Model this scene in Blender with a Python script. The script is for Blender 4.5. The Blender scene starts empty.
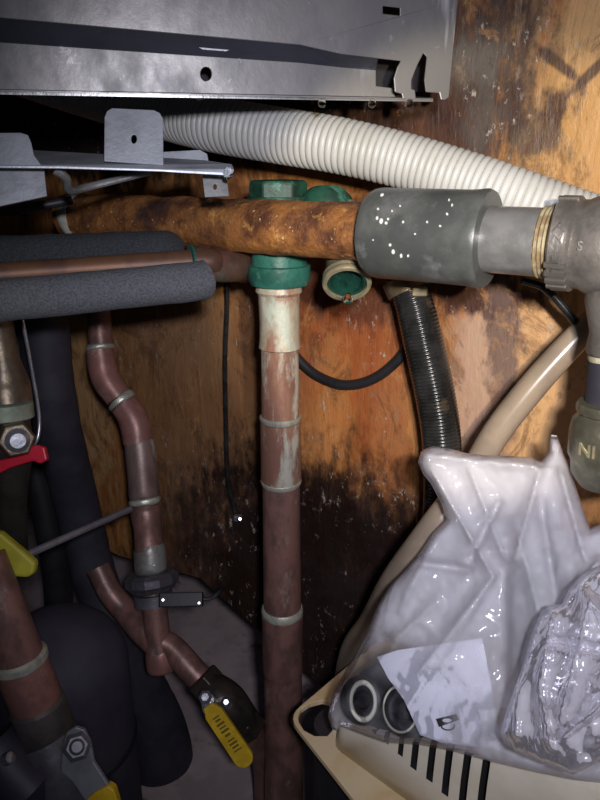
import bpy, bmesh, math, random
from mathutils import Vector, Matrix, noise
from mathutils.geometry import tessellate_polygon
R = math.radians
rnd = random.Random(7)
COL = bpy.context.scene.collection
SC = bpy.context.scene

# ------------------------------------------------------------------ camera
F = 700.0                      # focal length in pixels of a 600x800 frame
TH = R(19)                     # camera looks 19 degrees down
CZ = 0.62                      # camera height above the floor
CAM = Vector((0, 0, CZ))
cam = bpy.data.cameras.new('camera'); camo = bpy.data.objects.new('camera', cam); COL.objects.link(camo)
camo.location = CAM; camo.rotation_euler = (R(90) - TH, 0, 0)
cam.sensor_fit = 'VERTICAL'; cam.sensor_height = 36; cam.lens = F / 800 * 36
cam.clip_start = 0.01
cam.dof.use_dof = False
SC.camera = camo
ct, st = math.cos(TH), math.sin(TH)

def ray(px, py):
    u = (px - 300) / F; w = (400 - py) / F
    return Vector((u, ct + w * st, -st + w * ct))
def V(px, py, d): return CAM + ray(px, py) * d
def onY(px, py, y):
    r = ray(px, py); return CAM + r * (y / r.y)
def onZ(px, py, z):
    r = ray(px, py); return CAM + r * ((z - CZ) / r.z)

# ------------------------------------------------------------------ light
w = bpy.data.worlds.new('world'); SC.world = w; w.use_nodes = True
bg = w.node_tree.nodes['Background']; bg.inputs[0].default_value = (.55, .6, .8, 1); bg.inputs[1].default_value = .035

def spot(name, loc, target, energy, color, ang, blend, size):
    l = bpy.data.lights.new(name, 'SPOT'); l.energy = energy; l.color = color
    l.spot_size = R(ang); l.spot_blend = blend; l.shadow_soft_size = size
    o = bpy.data.objects.new(name, l); COL.objects.link(o); o.location = loc
    o.rotation_euler = (target - loc).to_track_quat('-Z', 'Y').to_euler()
    return o
spot('work_light', CAM + Vector((.06, .0, .02)), V(455, 285, .5), 6.0, (1, .88, .68), 39, .32, .006)
spot('phone_light', CAM + Vector((.03, -.06, .05)), V(440, 400, .5), 8.6, (.88, .88, 1), 84, 1, .012)
SC.view_settings.view_transform = 'Standard'; SC.view_settings.look = 'None'
SC.view_settings.gamma = 1; SC.view_settings.use_curve_mapping = False
SC.view_settings.exposure = 0.0

# ------------------------------------------------------------------ node helpers
class NB:
    def __init__(s, name):
        s.m = bpy.data.materials.new(name); s.m.use_nodes = True
        s.t = s.m.node_tree; s.n = s.t.nodes; s.b = s.n['Principled BSDF']; s.out = s.n['Material Output']
        tc = s.n.new('ShaderNodeTexCoord'); s.obj = tc.outputs['Object']
    def link(s, a, b): s.t.links.new(a, b)
    def put(s, inp, v):
        if isinstance(v, bpy.types.NodeSocket): s.link(v, inp)
        elif isinstance(v, (tuple, list)) and len(v) == 3 and inp.type == 'RGBA': inp.default_value = (*v, 1)
        else: inp.default_value = v
    def map(s, scale=(1, 1, 1), loc=(0, 0, 0), rot=(0, 0, 0), vec=None):
        m = s.n.new('ShaderNodeMapping'); s.link(vec or s.obj, m.inputs[0])
        m.inputs['Scale'].default_value = scale; m.inputs['Location'].default_value = loc; m.inputs['Rotation'].default_value = rot
        return m.outputs[0]
    def noise(s, scale, detail=4, rough=.55, vec=None, dist=0):
        n = s.n.new('ShaderNodeTexNoise'); s.link(vec or s.obj, n.inputs['Vector'])
        n.inputs['Scale'].default_value = scale; n.inputs['Detail'].default_value = detail
        n.inputs['Roughness'].default_value = rough; n.inputs['Distortion'].default_value = dist
        return n.outputs['Fac']
    def voro(s, scale, vec=None, feature='F1'):
        n = s.n.new('ShaderNodeTexVoronoi'); n.feature = feature; s.link(vec or s.obj, n.inputs['Vector'])
        n.inputs['Scale'].default_value = scale; return n.outputs['Distance']
    def rng(s, v, a, b, c=0, d=1, smooth=True):
        n = s.n.new('ShaderNodeMapRange'); n.interpolation_type = 'SMOOTHSTEP' if smooth else 'LINEAR'
        s.put(n.inputs[0], v)
        for i, x in enumerate((a, b, c, d)): n.inputs[i + 1].default_value = x
        return n.outputs[0]
    def math(s, op, a, b=0.0):
        n = s.n.new('ShaderNodeMath'); n.operation = op; s.put(n.inputs[0], a); s.put(n.inputs[1], b); return n.outputs[0]
    def mix(s, f, a, b):
        n = s.n.new('ShaderNodeMix'); n.data_type = 'RGBA'; s.put(n.inputs[0], f); s.put(n.inputs[6], a); s.put(n.inputs[7], b); return n.outputs[2]
    def bump(s, h, strength=.3, dist=.001, normal=None):
        n = s.n.new('ShaderNodeBump'); n.inputs['Strength'].default_value = strength; n.inputs['Distance'].default_value = dist
        s.link(h, n.inputs['Height'])
        if normal: s.link(normal, n.inputs['Normal'])
        return n.outputs[0]
    def fin(s, col, rough=.5, metal=0, normal=None, spec=None):
        s.put(s.b.inputs['Base Color'], col); s.put(s.b.inputs['Roughness'], rough); s.put(s.b.inputs['Metallic'], metal)
        if normal: s.link(normal, s.b.inputs['Normal'])
        if spec is not None: s.b.inputs['Specular IOR Level'].default_value = spec
        return s.m

def simple(name, c1, c2, scale=60, rough=.5, metal=0, bump=.2, bscale=None, lo=.4, hi=.62, c3=None, scale3=None, lo3=.55, hi3=.68, stretch=(1, 1, 1), spec=None, bd=.0008):
    b = NB(name); v = b.map(stretch)
    n = b.noise(scale, 5, .6, v); col = b.mix(b.rng(n, lo, hi), c1, c2)
    if c3 is not None:
        n3 = b.noise(scale3 or scale * .6, 6, .7, b.map(stretch, (3, 7, 1))); col = b.mix(b.rng(n3, lo3, hi3), col, c3)
    nb = b.noise(bscale or scale * 4, 4, .65)
    return b.fin(col, rough, metal, b.bump(nb, bump, bd), spec)

# ------------------------------------------------------------------ mesh helpers
def link_mesh(name, verts, faces, mat, origin=None, parent=None, smooth=True, sharp=35):
    """verts in world space; the object's origin is the parent's location or the given one"""
    base = parent['_o'] if parent is not None and '_o' in parent else None
    if parent is not None:
        po = ORI[parent.name]; o0 = po
    else:
        if origin is None:
            o0 = Vector((sum(v[0] for v in verts), sum(v[1] for v in verts), 0)) / len(verts); o0.z = min(v[2] for v in verts)
        else: o0 = Vector(origin)
    me = bpy.data.meshes.new(name)
    me.from_pydata([tuple(Vector(v) - o0) for v in verts], [], faces)
    me.validate()
    bm = bmesh.new(); bm.from_mesh(me); bmesh.ops.recalc_face_normals(bm, faces=bm.faces[:])
    for f in bm.faces: f.smooth = smooth
    if smooth:
        for e in bm.edges:
            if len(e.link_faces) == 2 and e.calc_face_angle(0) > R(sharp): e.smooth = False
    bm.to_mesh(me); bm.free()
    me.materials.append(mat)
    o = bpy.data.objects.new(name, me); COL.objects.link(o)
    if parent is not None: o.parent = parent
    else: o.location = o0
    ORI[o.name] = o0
    return o
ORI = {}
def thing(name, loc, label, cat, group=None):
    o = bpy.data.objects.new(name, None); o.empty_display_size = .01; COL.objects.link(o); o.location = loc; ORI[o.name] = Vector(loc)
    return tag(o, label, cat, group)
def tag(o, label, cat, group=None):
    o['label'] = label; o['category'] = cat
    if group: o['group'] = group
    return o
def lab(o, label): o['label'] = label; return o
def structure(o, label=None):
    o['kind'] = 'structure'
    if label: o['label'] = label
    return o

def smooth_path(pts, n=8):
    """Catmull-Rom through points (Vector + radius tuple)"""
    P = [Vector((*p[0], p[1])) for p in pts]
    P = [P[0] * 2 - P[1]] + P + [P[-1] * 2 - P[-2]]
    out = []
    for i in range(1, len(P) - 2):
        a, b, c, d = P[i - 1:i + 3]
        for k in range(n):
            t = k / n
            q = .5 * ((2 * b) + (c - a) * t + (2 * a - 5 * b + 4 * c - d) * t * t + (3 * b - a - 3 * c + d) * t ** 3)
            out.append((Vector(q[:3]), q[3]))
    out.append((Vector(P[-2][:3]), P[-2][3]))
    return out
def resample(path, step):
    out = [path[0]]; acc = 0
    L = [0]
    for i in range(1, len(path)): L.append(L[-1] + (path[i][0] - path[i - 1][0]).length)
    n = max(2, int(L[-1] / step)); j = 0
    for k in range(1, n + 1):
        s = L[-1] * k / n
        while j < len(L) - 2 and L[j + 1] < s: j += 1
        t = (s - L[j]) / max(1e-9, L[j + 1] - L[j]); t = min(1, max(0, t))
        out.append((path[j][0].lerp(path[j + 1][0], t), path[j][1] * (1 - t) + path[j + 1][1] * t))
    return out, L[-1]
def tube_geo(path, seg=24, cap=True, jitter=0, jscale=80):
    verts, faces = [], []
    T = []
    for i in range(len(path)):
        a = path[max(0, i - 1)][0]; b = path[min(len(path) - 1, i + 1)][0]
        t = (b - a)
        T.append(t.normalized() if t.length > 1e-9 else (T[-1] if T else Vector((0, 0, 1))))
    up = Vector((0, 0, 1)) if abs(T[0].z) < .8 else Vector((0, 1, 0))
    nrm = T[0].cross(up).normalized()
    for i, (p, r) in enumerate(path):
        nrm = (nrm - T[i] * nrm.dot(T[i])).normalized(); bi = T[i].cross(nrm)
        for k in range(seg):
            a = 2 * math.pi * k / seg
            d = nrm * math.cos(a) + bi * math.sin(a)
            rr = r
            if jitter: rr += jitter * noise.noise((p + d * r) * jscale)
            verts.append(p + d * rr)
    n = len(path)
    for i in range(n - 1):
        for k in range(seg):
            a = i * seg + k; b = i * seg + (k + 1) % seg
            faces.append((a, b, b + seg, a + seg))
    if cap:
        faces.append(tuple(range(seg))[::-1]); faces.append(tuple((n - 1) * seg + k for k in range(seg)))
    return verts, faces
def tube(name, pts, mat, parent=None, seg=24, n=8, cap=True, jitter=0, **k):
    v, f = tube_geo(smooth_path(pts, n), seg, cap, jitter)
    return link_mesh(name, v, f, mat, parent=parent, **k)
def corrugated(name, pts, mat, pitch, depth, parent=None, seg=32, sharpness=.35, **k):
    path, L = resample(smooth_path(pts, 16), pitch / 12)
    n = len(path); out = []
    for i, (p, r) in enumerate(path):
        s = i / (n - 1) * L / pitch * 2 * math.pi
        c = (.5 + .5 * math.cos(s)) ** sharpness
        out.append((p, r - depth * (1 - c)))
    v, f = tube_geo(out, seg)
    return link_mesh(name, v, f, mat, parent=parent, sharp=80, **k)
def axis_path(a, b, prof):
    """prof: list of (t along a->b, radius)"""
    return [(a.lerp(b, t), r) for t, r in prof]
def lathe(name, a, b, prof, mat, parent=None, seg=32, jitter=0, cap=True, **k):
    """profile along the axis a-b; the tangent is kept constant so steps stay square"""
    d = (b - a).normalized()
    up = Vector((0, 0, 1)) if abs(d.z) < .8 else Vector((0, 1, 0))
    n1 = d.cross(up).normalized(); n2 = d.cross(n1)
    verts, faces = [], []
    for t, r in prof:
        p = a + (b - a) * t
        for q in range(seg):
            an = 2 * math.pi * q / seg; dd = n1 * math.cos(an) + n2 * math.sin(an)
            rr = r + (jitter * noise.noise((p + dd * r) * 90) if jitter else 0)
            verts.append(p + dd * rr)
    for i in range(len(prof) - 1):
        for q in range(seg):
            x = i * seg + q; y = i * seg + (q + 1) % seg
            faces.append((x, y, y + seg, x + seg))
    if cap:
        faces.append(tuple(range(seg))[::-1]); m = (len(prof) - 1) * seg; faces.append(tuple(m + q for q in range(seg)))
    return link_mesh(name, verts, faces, mat, parent=parent, **k)
def plate(name, outline, th, mat, parent=None, holes=(), bevel=0, normal=None, **k):
    """flat sheet: outline and holes are lists of world points; thickness th away from the camera"""
    loops = [[Vector(p) for p in outline]] + [[Vector(p) for p in h] for h in holes]
    L = loops[0]
    org = k.pop('origin', None)
    nn = Vector((0, 0, 0))
    for i in range(len(L)): nn += L[i].cross(L[(i + 1) % len(L)])
    nn.normalize()
    if normal is not None: nn = normal.normalized()
    elif nn.dot(L[0] - CAM) < 0: nn = -nn
    tris = tessellate_polygon(loops)
    flat = [p for l in loops for p in l]; n = len(flat)
    verts = flat + [p + nn * th for p in flat]
    faces = [tuple(t) for t in tris] + [tuple(i + n for i in t)[::-1] for t in tris]
    s = 0
    for l in loops:
        m = len(l)
        for i in range(m):
            a, b = s + i, s + (i + 1) % m
            faces.append((a, b, b + n, a + n))
        s += m
    k.setdefault('smooth', False)
    o = link_mesh(name, verts, faces, mat, parent=parent, origin=org, **k)
    if bevel:
        m = o.modifiers.new('bevel', 'BEVEL'); m.width = bevel; m.segments = 2; m.limit_method = 'ANGLE'
    return o
def circ(px, py, rx, ry, f, n=16, rot=0):
    return [f(px + rx * math.cos(2 * math.pi * i / n) * math.cos(rot) - ry * math.sin(2 * math.pi * i / n) * math.sin(rot),
              py + rx * math.cos(2 * math.pi * i / n) * math.sin(rot) + ry * math.sin(2 * math.pi * i / n) * math.cos(rot)) for i in range(n)]
def box(name, c, sx, sy, sz, mat, parent=None, rot=None, bevel=.001, **k):
    M = (rot or Matrix.Identity(3))
    v = [Vector(c) + M @ Vector((x * sx / 2, y * sy / 2, z * sz / 2)) for x in (-1, 1) for y in (-1, 1) for z in (-1, 1)]
    f = [(0, 1, 3, 2), (4, 6, 7, 5), (0, 4, 5, 1), (2, 3, 7, 6), (0, 2, 6, 4), (1, 5, 7, 3)]
    o = link_mesh(name, v, f, mat, parent=parent, smooth=False, **k)
    if bevel:
        m = o.modifiers.new('bevel', 'BEVEL'); m.width = bevel; m.segments = 3; m.limit_method = 'ANGLE'
    return o
def frame(z, xh):
    z = z.normalized(); x = (xh - z * xh.dot(z)).normalized(); y = z.cross(x)
    return Matrix((x, y, z)).transposed()
def hexnut(name, a, b, r, mat, parent, sides=6, **k):
    d = (b - a).normalized(); h = (b - a).length
    o = lathe(name, a, b, [(0, r * .9), (.12, r), (.88, r), (1, r * .9)], mat, parent, seg=sides, smooth=False, **k)
    m = o.modifiers.new('bevel', 'BEVEL'); m.width = r * .06; m.segments = 2
    return o
def droplet(p, r, label=None, stretch=1.35):
    v, f = [], []
    seg, rings = 12, 8
    for i in range(rings + 1):
        th = math.pi * i / rings
        for q in range(seg):
            a = 2 * math.pi * q / seg
            z = math.cos(th); s = math.sin(th)
            v.append(p + Vector((s * math.cos(a) * r, s * math.sin(a) * r, (z * stretch if z > 0 else z) * r)))
    for i in range(rings):
        for q in range(seg):
            a = i * seg + q; b = i * seg + (q + 1) % seg
            f.append((a, b, b + seg, a + seg))
    o = link_mesh('water_drop', v, f, M['water'])
    return o

# ------------------------------------------------------------------ materials
M = {}
M['copper'] = simple('tarnished_copper', (.28, .145, .12), (.16, .09, .075), 70, .42, .35, .25, c3=(.42, .36, .30), scale3=34, lo3=.58, hi3=.72, stretch=(1, 1, .5))
M['copper_pale'] = simple('pale_flux_stained_copper', (.52, .46, .34), (.36, .18, .12), 60, .5, .2, .4, c3=(.62, .66, .55), scale3=45, lo3=.5, hi3=.66, stretch=(1, 1, .45))
M['copper_red'] = simple('reddened_copper', (.34, .16, .13), (.24, .12, .10), 60, .4, .25, .2, c3=(.45, .30, .25), scale3=40)
M['solder'] = simple('pale_solder', (.62, .62, .50), (.42, .44, .38), 120, .38, .5, .4)
M['verdigris'] = simple('green_verdigris', (.035, .17, .13), (.02, .10, .075), 60, .45, .1, .5, c3=(.22, .45, .36), scale3=50)
M['verdigris_dark'] = simple('dark_verdigris', (.02, .10, .06), (.02, .05, .035), 60, .5, .1, .5, c3=(.08, .25, .18), scale3=50, lo3=.55)
M['galv'] = simple('galvanised_steel', (.34, .34, .335), (.22, .22, .215), 30, .32, .5, .25, bscale=200, c3=(.36, .37, .39), scale3=45, lo3=.6, hi3=.8)
M['galv_light'] = simple('bright_zinc_steel', (.40, .42, .45), (.30, .31, .34), 40, .42, .4, .25, bscale=260)
M['iron'] = simple('grey_cast_iron', (.21, .19, .175), (.13, .12, .11), 60, .42, .45, .45, bscale=300, c3=(.20, .19, .17), scale3=60)
M['coupling_grey'] = simple('dull_grey_coupling', (.115, .122, .116), (.075, .082, .08), 40, .4, .15, .25, bscale=160, c3=(.17, .175, .175), scale3=30)
M['foam'] = simple('grey_foam', (.17, .175, .185), (.10, .105, .115), 900, .92, 0, 1, bscale=800, bd=.0015)
M['foam_dark'] = simple('dark_foam', (.06, .065, .07), (.035, .037, .042), 900, .95, 0, 1, bscale=800, bd=.0015)
M['black_rubber'] = simple('black_rubber', (.014, .014, .017), (.022, .022, .026), 50, .5, 0, .15)
M['black_gloss'] = simple('wet_black_plastic', (.012, .013, .013), (.03, .03, .03), 50, .22, 0, .15, c3=(.06, .045, .03), scale3=40, lo3=.6)
M['tank'] = simple('dark_grey_rubber', (.055, .050, .068), (.042, .038, .054), 30, .75, 0, .2)
M['black_pipe'] = simple('dark_pipe_cover', (.040, .037, .050), (.026, .024, .034), 30, .7, 0, .2)
M['brass'] = simple('dull_brass', (.22, .17, .11), (.13, .10, .075), 60, .38, .6, .3, c3=(.35, .36, .28), scale3=50)
M['brass_ring'] = simple('limescaled_brass', (.48, .42, .26), (.30, .27, .18), 60, .3, .5, .3)
M['chrome'] = simple('worn_nickel_steel', (.45, .46, .50), (.30, .31, .34), 60, .28, .7, .2)
M['red'] = simple('red_plastic', (.62, .015, .04), (.5, .01, .03), 50, .45)
M['yellow'] = simple('yellow_vinyl', (.66, .44, .015), (.52, .33, .01), 70, .5, c3=(.3, .18, .02), scale3=60, lo3=.6, hi3=.7)
M['yellow_green'] = simple('olive_yellow_vinyl', (.42, .38, .03), (.34, .30, .02), 50, .55)
M['dark_text'] = simple('dark_print', (.02, .018, .016), (.03, .025, .02), 50, .7)
M['cream'] = simple('cream_plastic', (.72, .66, .55), (.66, .59, .47), 24, .5, 0, .12, bscale=60, c3=(.60, .48, .30), scale3=18, lo3=.6, hi3=.75)
M['cream_dirty'] = simple('yellowed_cream_plastic', (.66, .53, .33), (.60, .43, .22), 24, .55, 0, .12, bscale=60, c3=(.74, .68, .56), scale3=20, lo3=.5, hi3=.65)
M['slot'] = simple('black_void', (.004, .004, .004), (.006, .006, .006), 50, .9)
M['block'] = simple('dark_stained_timber', (.03, .018, .012), (.05, .03, .02), 30, .8, stretch=(1, 1, .2))
M['ring_white'] = simple('ivory_rubber', (.66, .64, .52), (.58, .56, .45), 60, .5)
M['concrete'] = simple('pinkish_concrete', (.55, .43, .42), (.40, .31, .31), 14, .85, 0, .5, bscale=80, c3=(.10, .08, .08), scale3=10)
M['tape'] = simple('thread_tape', (.60, .60, .50), (.42, .38, .25), 90, .5)
M['tape_brown'] = simple('brown_thread_dope', (.42, .36, .22), (.24, .17, .09), 90, .5)

def water():
    b = NB('water'); return_ = b.fin((1, 1, 1), .02)
    b.b.inputs['Transmission Weight'].default_value = 1; b.b.inputs['IOR'].default_value = 1.33
    return return_
M['water'] = water()

def rust():
    b = NB('heavy_rust')
    n1 = b.noise(38, 7, .7); n2 = b.noise(120, 6, .7); n3 = b.noise(15, 4, .6, b.map((1, 1, 1), (4, 2, 9)))
    c = b.mix(b.rng(n1, .36, .62), (.10, .035, .016), (.42, .17, .045))
    c = b.mix(b.rng(n2, .55, .72), c, (.60, .30, .08))
    c = b.mix(b.rng(n3, .56, .70), c, (.055, .025, .018))
    c = b.mix(b.rng(b.noise(260, 3, .6), .66, .74), c, (.70, .52, .30))
    bm_ = b.bump(n2, .9, .002, b.bump(b.noise(420, 4, .7), .6, .0008))
    return b.fin(c, b.rng(n2, .4, .6, .75, .5), .1, bm_)
M['rust'] = rust()
def chassis_mat(name, base, dark, streak):
    b = NB(name)
    n = b.noise(22, 6, .65, b.map((1, 1, .6))); c = b.mix(b.rng(n, .38, .65), base, dark)
    v = b.noise(70, 3, .6, b.map((1, 1, .12), (1, 3, 2))); v2 = b.noise(16, 2, .5)
    c = b.mix(b.math('MULTIPLY', b.rng(v, .58, .66), b.rng(v2, .5, .6)), c, streak)
    c = b.mix(b.math('MULTIPLY', b.rng(b.noise(75, 4, .7), .64, .74), .8), c, streak)
    bm_ = b.bump(b.noise(140, 5, .7), .15, .0006, b.bump(b.noise(14, 2), .22, .004))
    return b.fin(c, b.rng(n, .35, .65, .32, .5), .35, bm_)
M['chassis'] = chassis_mat('dull_zinc_sheet', (.23, .22, .21), (.15, .145, .145), (.46, .45, .46))
M['chassis_shaded'] = chassis_mat('shaded_zinc_sheet', (.10, .105, .135), (.07, .075, .10), (.30, .31, .36))  # darker bluish copy of the casing sheet, the fold's shade in its colour
def white_hose():
    b = NB('white_corrugated_plastic')
    n = b.noise(30, 4, .6)
    c = b.mix(b.rng(n, .4, .7), (.56, .56, .53), (.50, .49, .45))
    c = b.mix(b.rng(b.noise(90, 4, .7), .70, .76), c, (.45, .25, .10))
    return b.fin(c, .42, 0)
M['white_hose'] = white_hose()
def thin_tube():
    b = NB('translucent_beige_tube')
    c = b.mix(b.rng(b.noise(40, 4), .4, .6), (.42, .33, .24), (.34, .27, .20))
    m = b.fin(c, .25, 0)
    b.b.inputs['Transmission Weight'].default_value = .25
    return m
M['beige_tube'] = thin_tube()

def bag_mat(name, trans, col, glossy=.5, bscale=26, bstr=.9, thin=None):
    b = NB(name); t = b.t; N = b.n
    h1 = b.noise(bscale, 3, .5, None, 1.2); h2 = b.noise(bscale * 3.2, 3, .5, None, .8)
    rid = b.math('SUBTRACT', 1.0, b.math('MULTIPLY', b.math('ABSOLUTE', b.math('SUBTRACT', h1, .5)), 5.0))
    nm = b.bump(b.math('ADD', rid, b.math('MULTIPLY', h2, .6)), bstr, .0035)
    tr = N.new('ShaderNodeBsdfTransparent'); tl = N.new('ShaderNodeBsdfTranslucent'); di = N.new('ShaderNodeBsdfDiffuse'); gl = N.new('ShaderNodeBsdfGlossy')
    tl.inputs[0].default_value = (*col, 1); di.inputs[0].default_value = (*col, 1); tr.inputs[0].default_value = (.97, .97, 1, 1)
    gl.inputs['Roughness'].default_value = .16; gl.inputs[0].default_value = (.95, .95, 1, 1)
    for s_ in (tl, di, gl): t.links.new(nm, s_.inputs['Normal'])
    m1 = N.new('ShaderNodeMixShader'); m1.inputs[0].default_value = .35; t.links.new(di.outputs[0], m1.inputs[1]); t.links.new(tl.outputs[0], m1.inputs[2])
    m2 = N.new('ShaderNodeMixShader'); base = b.rng(b.noise(18, 3, .6), .35, .65, trans - .10, trans + .10)
    if thin:      # where the film is stretched tight against the grommets it is clearer
      for tc_, tr_, tk_ in thin:
        vd = N.new('ShaderNodeVectorMath'); vd.operation = 'DISTANCE'; t.links.new(b.obj, vd.inputs[0]); vd.inputs[1].default_value = tc_
        base = b.math('ADD', base, b.rng(b.math('ADD', vd.outputs['Value'], b.math('MULTIPLY', b.math('SUBTRACT', b.noise(60), .5), .02)), tr_, tr_ * .6, 0, tk_))
    t.links.new(base, m2.inputs[0])
    t.links.new(m1.outputs[0], m2.inputs[1]); t.links.new(tr.outputs[0], m2.inputs[2])
    fr = N.new('ShaderNodeFresnel'); fr.inputs[0].default_value = 1.45; t.links.new(nm, fr.inputs['Normal'])
    m3 = N.new('ShaderNodeMixShader'); t.links.new(b.math('ADD', b.math('MULTIPLY', fr.outputs[0], glossy), .03 * glossy), m3.inputs[0])
    t.links.new(m2.outputs[0], m3.inputs[1]); t.links.new(gl.outputs[0], m3.inputs[2])
    t.links.new(m3.outputs[0], b.out.inputs[0]); b.n.remove(b.b)
    return b.m

M['bag_clear'] = bag_mat('clear_crinkled_polythene', .70, (.88, .86, .90), .55, 20, .4)

# ------------------------------------------------------------------ the plywood wall
WK = -0.70; WY0 = 0.56
def wallpt(px, py, off=0):
    r = ray(px, py); t = (WY0 - off) / (r.y - WK * r.x); return CAM + r * t
WO = Vector((0, WY0, 0))
def wood():
    b = NB('stained_plywood')
    g1 = b.noise(9, 6, .6, b.map((5, 5, .9)), .8); g2 = b.noise(40, 5, .65, b.map((2.0, 2.0, .4)), .9); g3 = b.noise(34, 7, .72, b.map((1, 1, .55)), .4)
    c = b.mix(b.rng(g1, .35, .65), (.55, .25, .075), (.38, .14, .04))
    c = b.mix(b.rng(g2, .45, .75, 0, .7), c, (.24, .085, .028)); c = b.mix(b.rng(g3, .52, .68, 0, .8), c, (.13, .05, .02))
    sep = b.n.new('ShaderNodeSeparateXYZ'); b.link(b.obj, sep.inputs[0]); X, Z = sep.outputs[0], sep.outputs[2]
    dn = b.noise(22, 6, .7); dn2 = b.noise(70, 4, .6, b.map((1.6, 1.6, .7)))
    def stain_or_shade(px, py, rx, ry, col, k=1., soft=.35, wob=1.1, c=None, rot=0):
        p = wallpt(px, py) - WO
        a1 = wallpt(px + rx, py) - WO; a0 = wallpt(px - rx, py) - WO; b1 = wallpt(px, py + ry) - WO; b0 = wallpt(px, py - ry) - WO
        hx = abs(a1.x - a0.x) / 2; hz = abs(b1.z - b0.z) / 2
        dx = b.math('SUBTRACT', X, p.x); dz = b.math('SUBTRACT', Z, p.z)
        if rot:
            cx, sx = math.cos(rot), math.sin(rot)
            ndx = b.math('ADD', b.math('MULTIPLY', dx, cx), b.math('MULTIPLY', dz, sx))
            ndz = b.math('SUBTRACT', b.math('MULTIPLY', dz, cx), b.math('MULTIPLY', dx, sx)); dx, dz = ndx, ndz
        ux = b.math('DIVIDE', dx, hx); uz = b.math('DIVIDE', dz, hz)
        d = b.math('SQRT', b.math('ADD', b.math('MULTIPLY', ux, ux), b.math('MULTIPLY', uz, uz)))
        d = b.math('ADD', d, b.math('MULTIPLY', b.math('SUBTRACT', dn, .5), wob * 1.6))
        d = b.math('ADD', d, b.math('MULTIPLY', b.math('SUBTRACT', dn2, .5), wob * 1.9))
        return b.mix(b.rng(d, 1 + soft, 1 - soft, 0, k), c, col)
    S = [  # px, py, rx, ry, colour, strength, soft, wobble
        (555, 370, 95, 130, (.72, .42, .19), .95, .3, .5, 0),
        (575, 130, 70, 110, (.60, .34, .12), .85, .35, .8, 0),
        (520, 30, 30, 60, (.50, .30, .13), .7, .4, 1, 0),
        (585, 25, 25, 40, (.62, .36, .14), .8, .4, 1, 0),
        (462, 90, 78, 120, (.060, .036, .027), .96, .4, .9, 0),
        (475, 60, 30, 34, (.16, .15, .13), .6, .5, 1.2, 0),
        (480, 120, 22, 30, (.15, .14, .12), .6, .5, 1.2, 0),
        (556, 62, 34, 5, (.06, .03, .02), .85, .4, .5, -.75),
        (590, 74, 26, 5, (.06, .03, .02), .85, .4, .5, .9),
        (552, 118, 8, 30, (.08, .045, .03), .8, .4, .6, -.3),
        (540, 140, 22, 14, (.18, .13, .08), .8, .5, 1, 0),
        (480, 380, 34, 90, (.55, .36, .26), .8, .4, .8, 0),
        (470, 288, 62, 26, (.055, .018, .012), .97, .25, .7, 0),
        (503, 345, 16, 60, (.16, .10, .08), .85, .45, 1.3, .15),
        (500, 420, 14, 30, (.25, .14, .08), .7, .5, 1.3, 0),
        (345, 350, 60, 110, (.36, .085, .022), .8, .4, .8, 0),
        (330, 430, 20, 90, (.58, .24, .07), .75, .45, 1, 0),
        (390, 440, 18, 70, (.46, .17, .06), .7, .45, 1, 0),
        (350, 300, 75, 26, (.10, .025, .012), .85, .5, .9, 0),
        (190, 400, 95, 150, (.27, .14, .065), .75, .5, .8, 0),
        (175, 330, 50, 40, (.36, .20, .10), .7, .6, 1, 0),
        (205, 520, 40, 60, (.20, .12, .08), .5, .6, 1.4, 0),
        (86, 385, 30, 95, (.60, .34, .14), .9, .3, .8, 0),
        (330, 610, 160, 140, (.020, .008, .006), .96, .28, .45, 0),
        (195, 560, 60, 60, (.09, .05, .032), .8, .5, .9, 0),
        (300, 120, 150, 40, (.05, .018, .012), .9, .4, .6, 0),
    ]
    for px, py, rx, ry, col, k, so, wo, ro in S: c = stain_or_shade(px, py, rx, ry, col, k, so, wo, c, ro)
    c = b.mix(b.math('MULTIPLY', b.rng(b.noise(48, 8, .75, b.map((1, 1, .6), (2, 2, 2))), .57, .70), b.rng(dn, .42, .6, .15, .7)), c, (.30, .20, .13))
    c = b.mix(b.rng(b.noise(55, 8, .75, b.map((1.2, 1.2, .5), (7, 2, 5))), .58, .70, 0, .65), c, (.035, .018, .012))
    mo = b.noise(20, 9, .78, b.map((1, 1, .7), (11, 3, 4)), 1.0)
    c = b.mix(b.rng(mo, .50, .60, 0, .55), c, (.10, .04, .018))
    mo2 = b.noise(26, 9, .8, b.map((1, 1, .6), (1, 13, 4)), 1.2)
    c = b.mix(b.rng(mo2, .56, .66, 0, .6), c, (.52, .27, .10))
    c = stain_or_shade(80, 120, 190, 62, (.010, .007, .006), .97, .2, .4, c)  # shade below the casing at left, painted near-black into the wood colour
    c = stain_or_shade(335, 630, 150, 135, (.018, .008, .006), .88, .3, .5, c)
    # fine pale mineral specks
    sp = b.math('MULTIPLY', b.rng(b.noise(230, 3, .6, b.map((1, 1, .7))), .66, .72), .8)
    spm = b.rng(b.noise(18, 3, .6), .50, .60)
    c = b.mix(b.math('MULTIPLY', sp, spm), c, (.42, .38, .32))
    sp2 = b.math('MULTIPLY', b.rng(b.noise(120, 6, .75, b.map((1, 1, .6))), .59, .66), b.rng(b.noise(14, 3, .6, b.map((1, 1, 1), (5, 1, 2))), .47, .58))
    c = b.mix(sp2, c, (.45, .40, .33))
    h = b.math('ADD', g2, b.math('MULTIPLY', dn, .7))
    return b.fin(c, b.rng(dn, .35, .65, .45, .75), 0, b.bump(h, .5, .003, b.bump(b.noise(160, 4, .6, b.map((1, 1, .4))), .4, .001)))
M['wood'] = wood()
wn = Vector((-WK, 1, 0)).normalized()    # away from the camera
def wx(x, z): return Vector((x, WY0 + WK * x, z))
bl = wallpt(120, 556); br_ = wallpt(340, 694)
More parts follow.
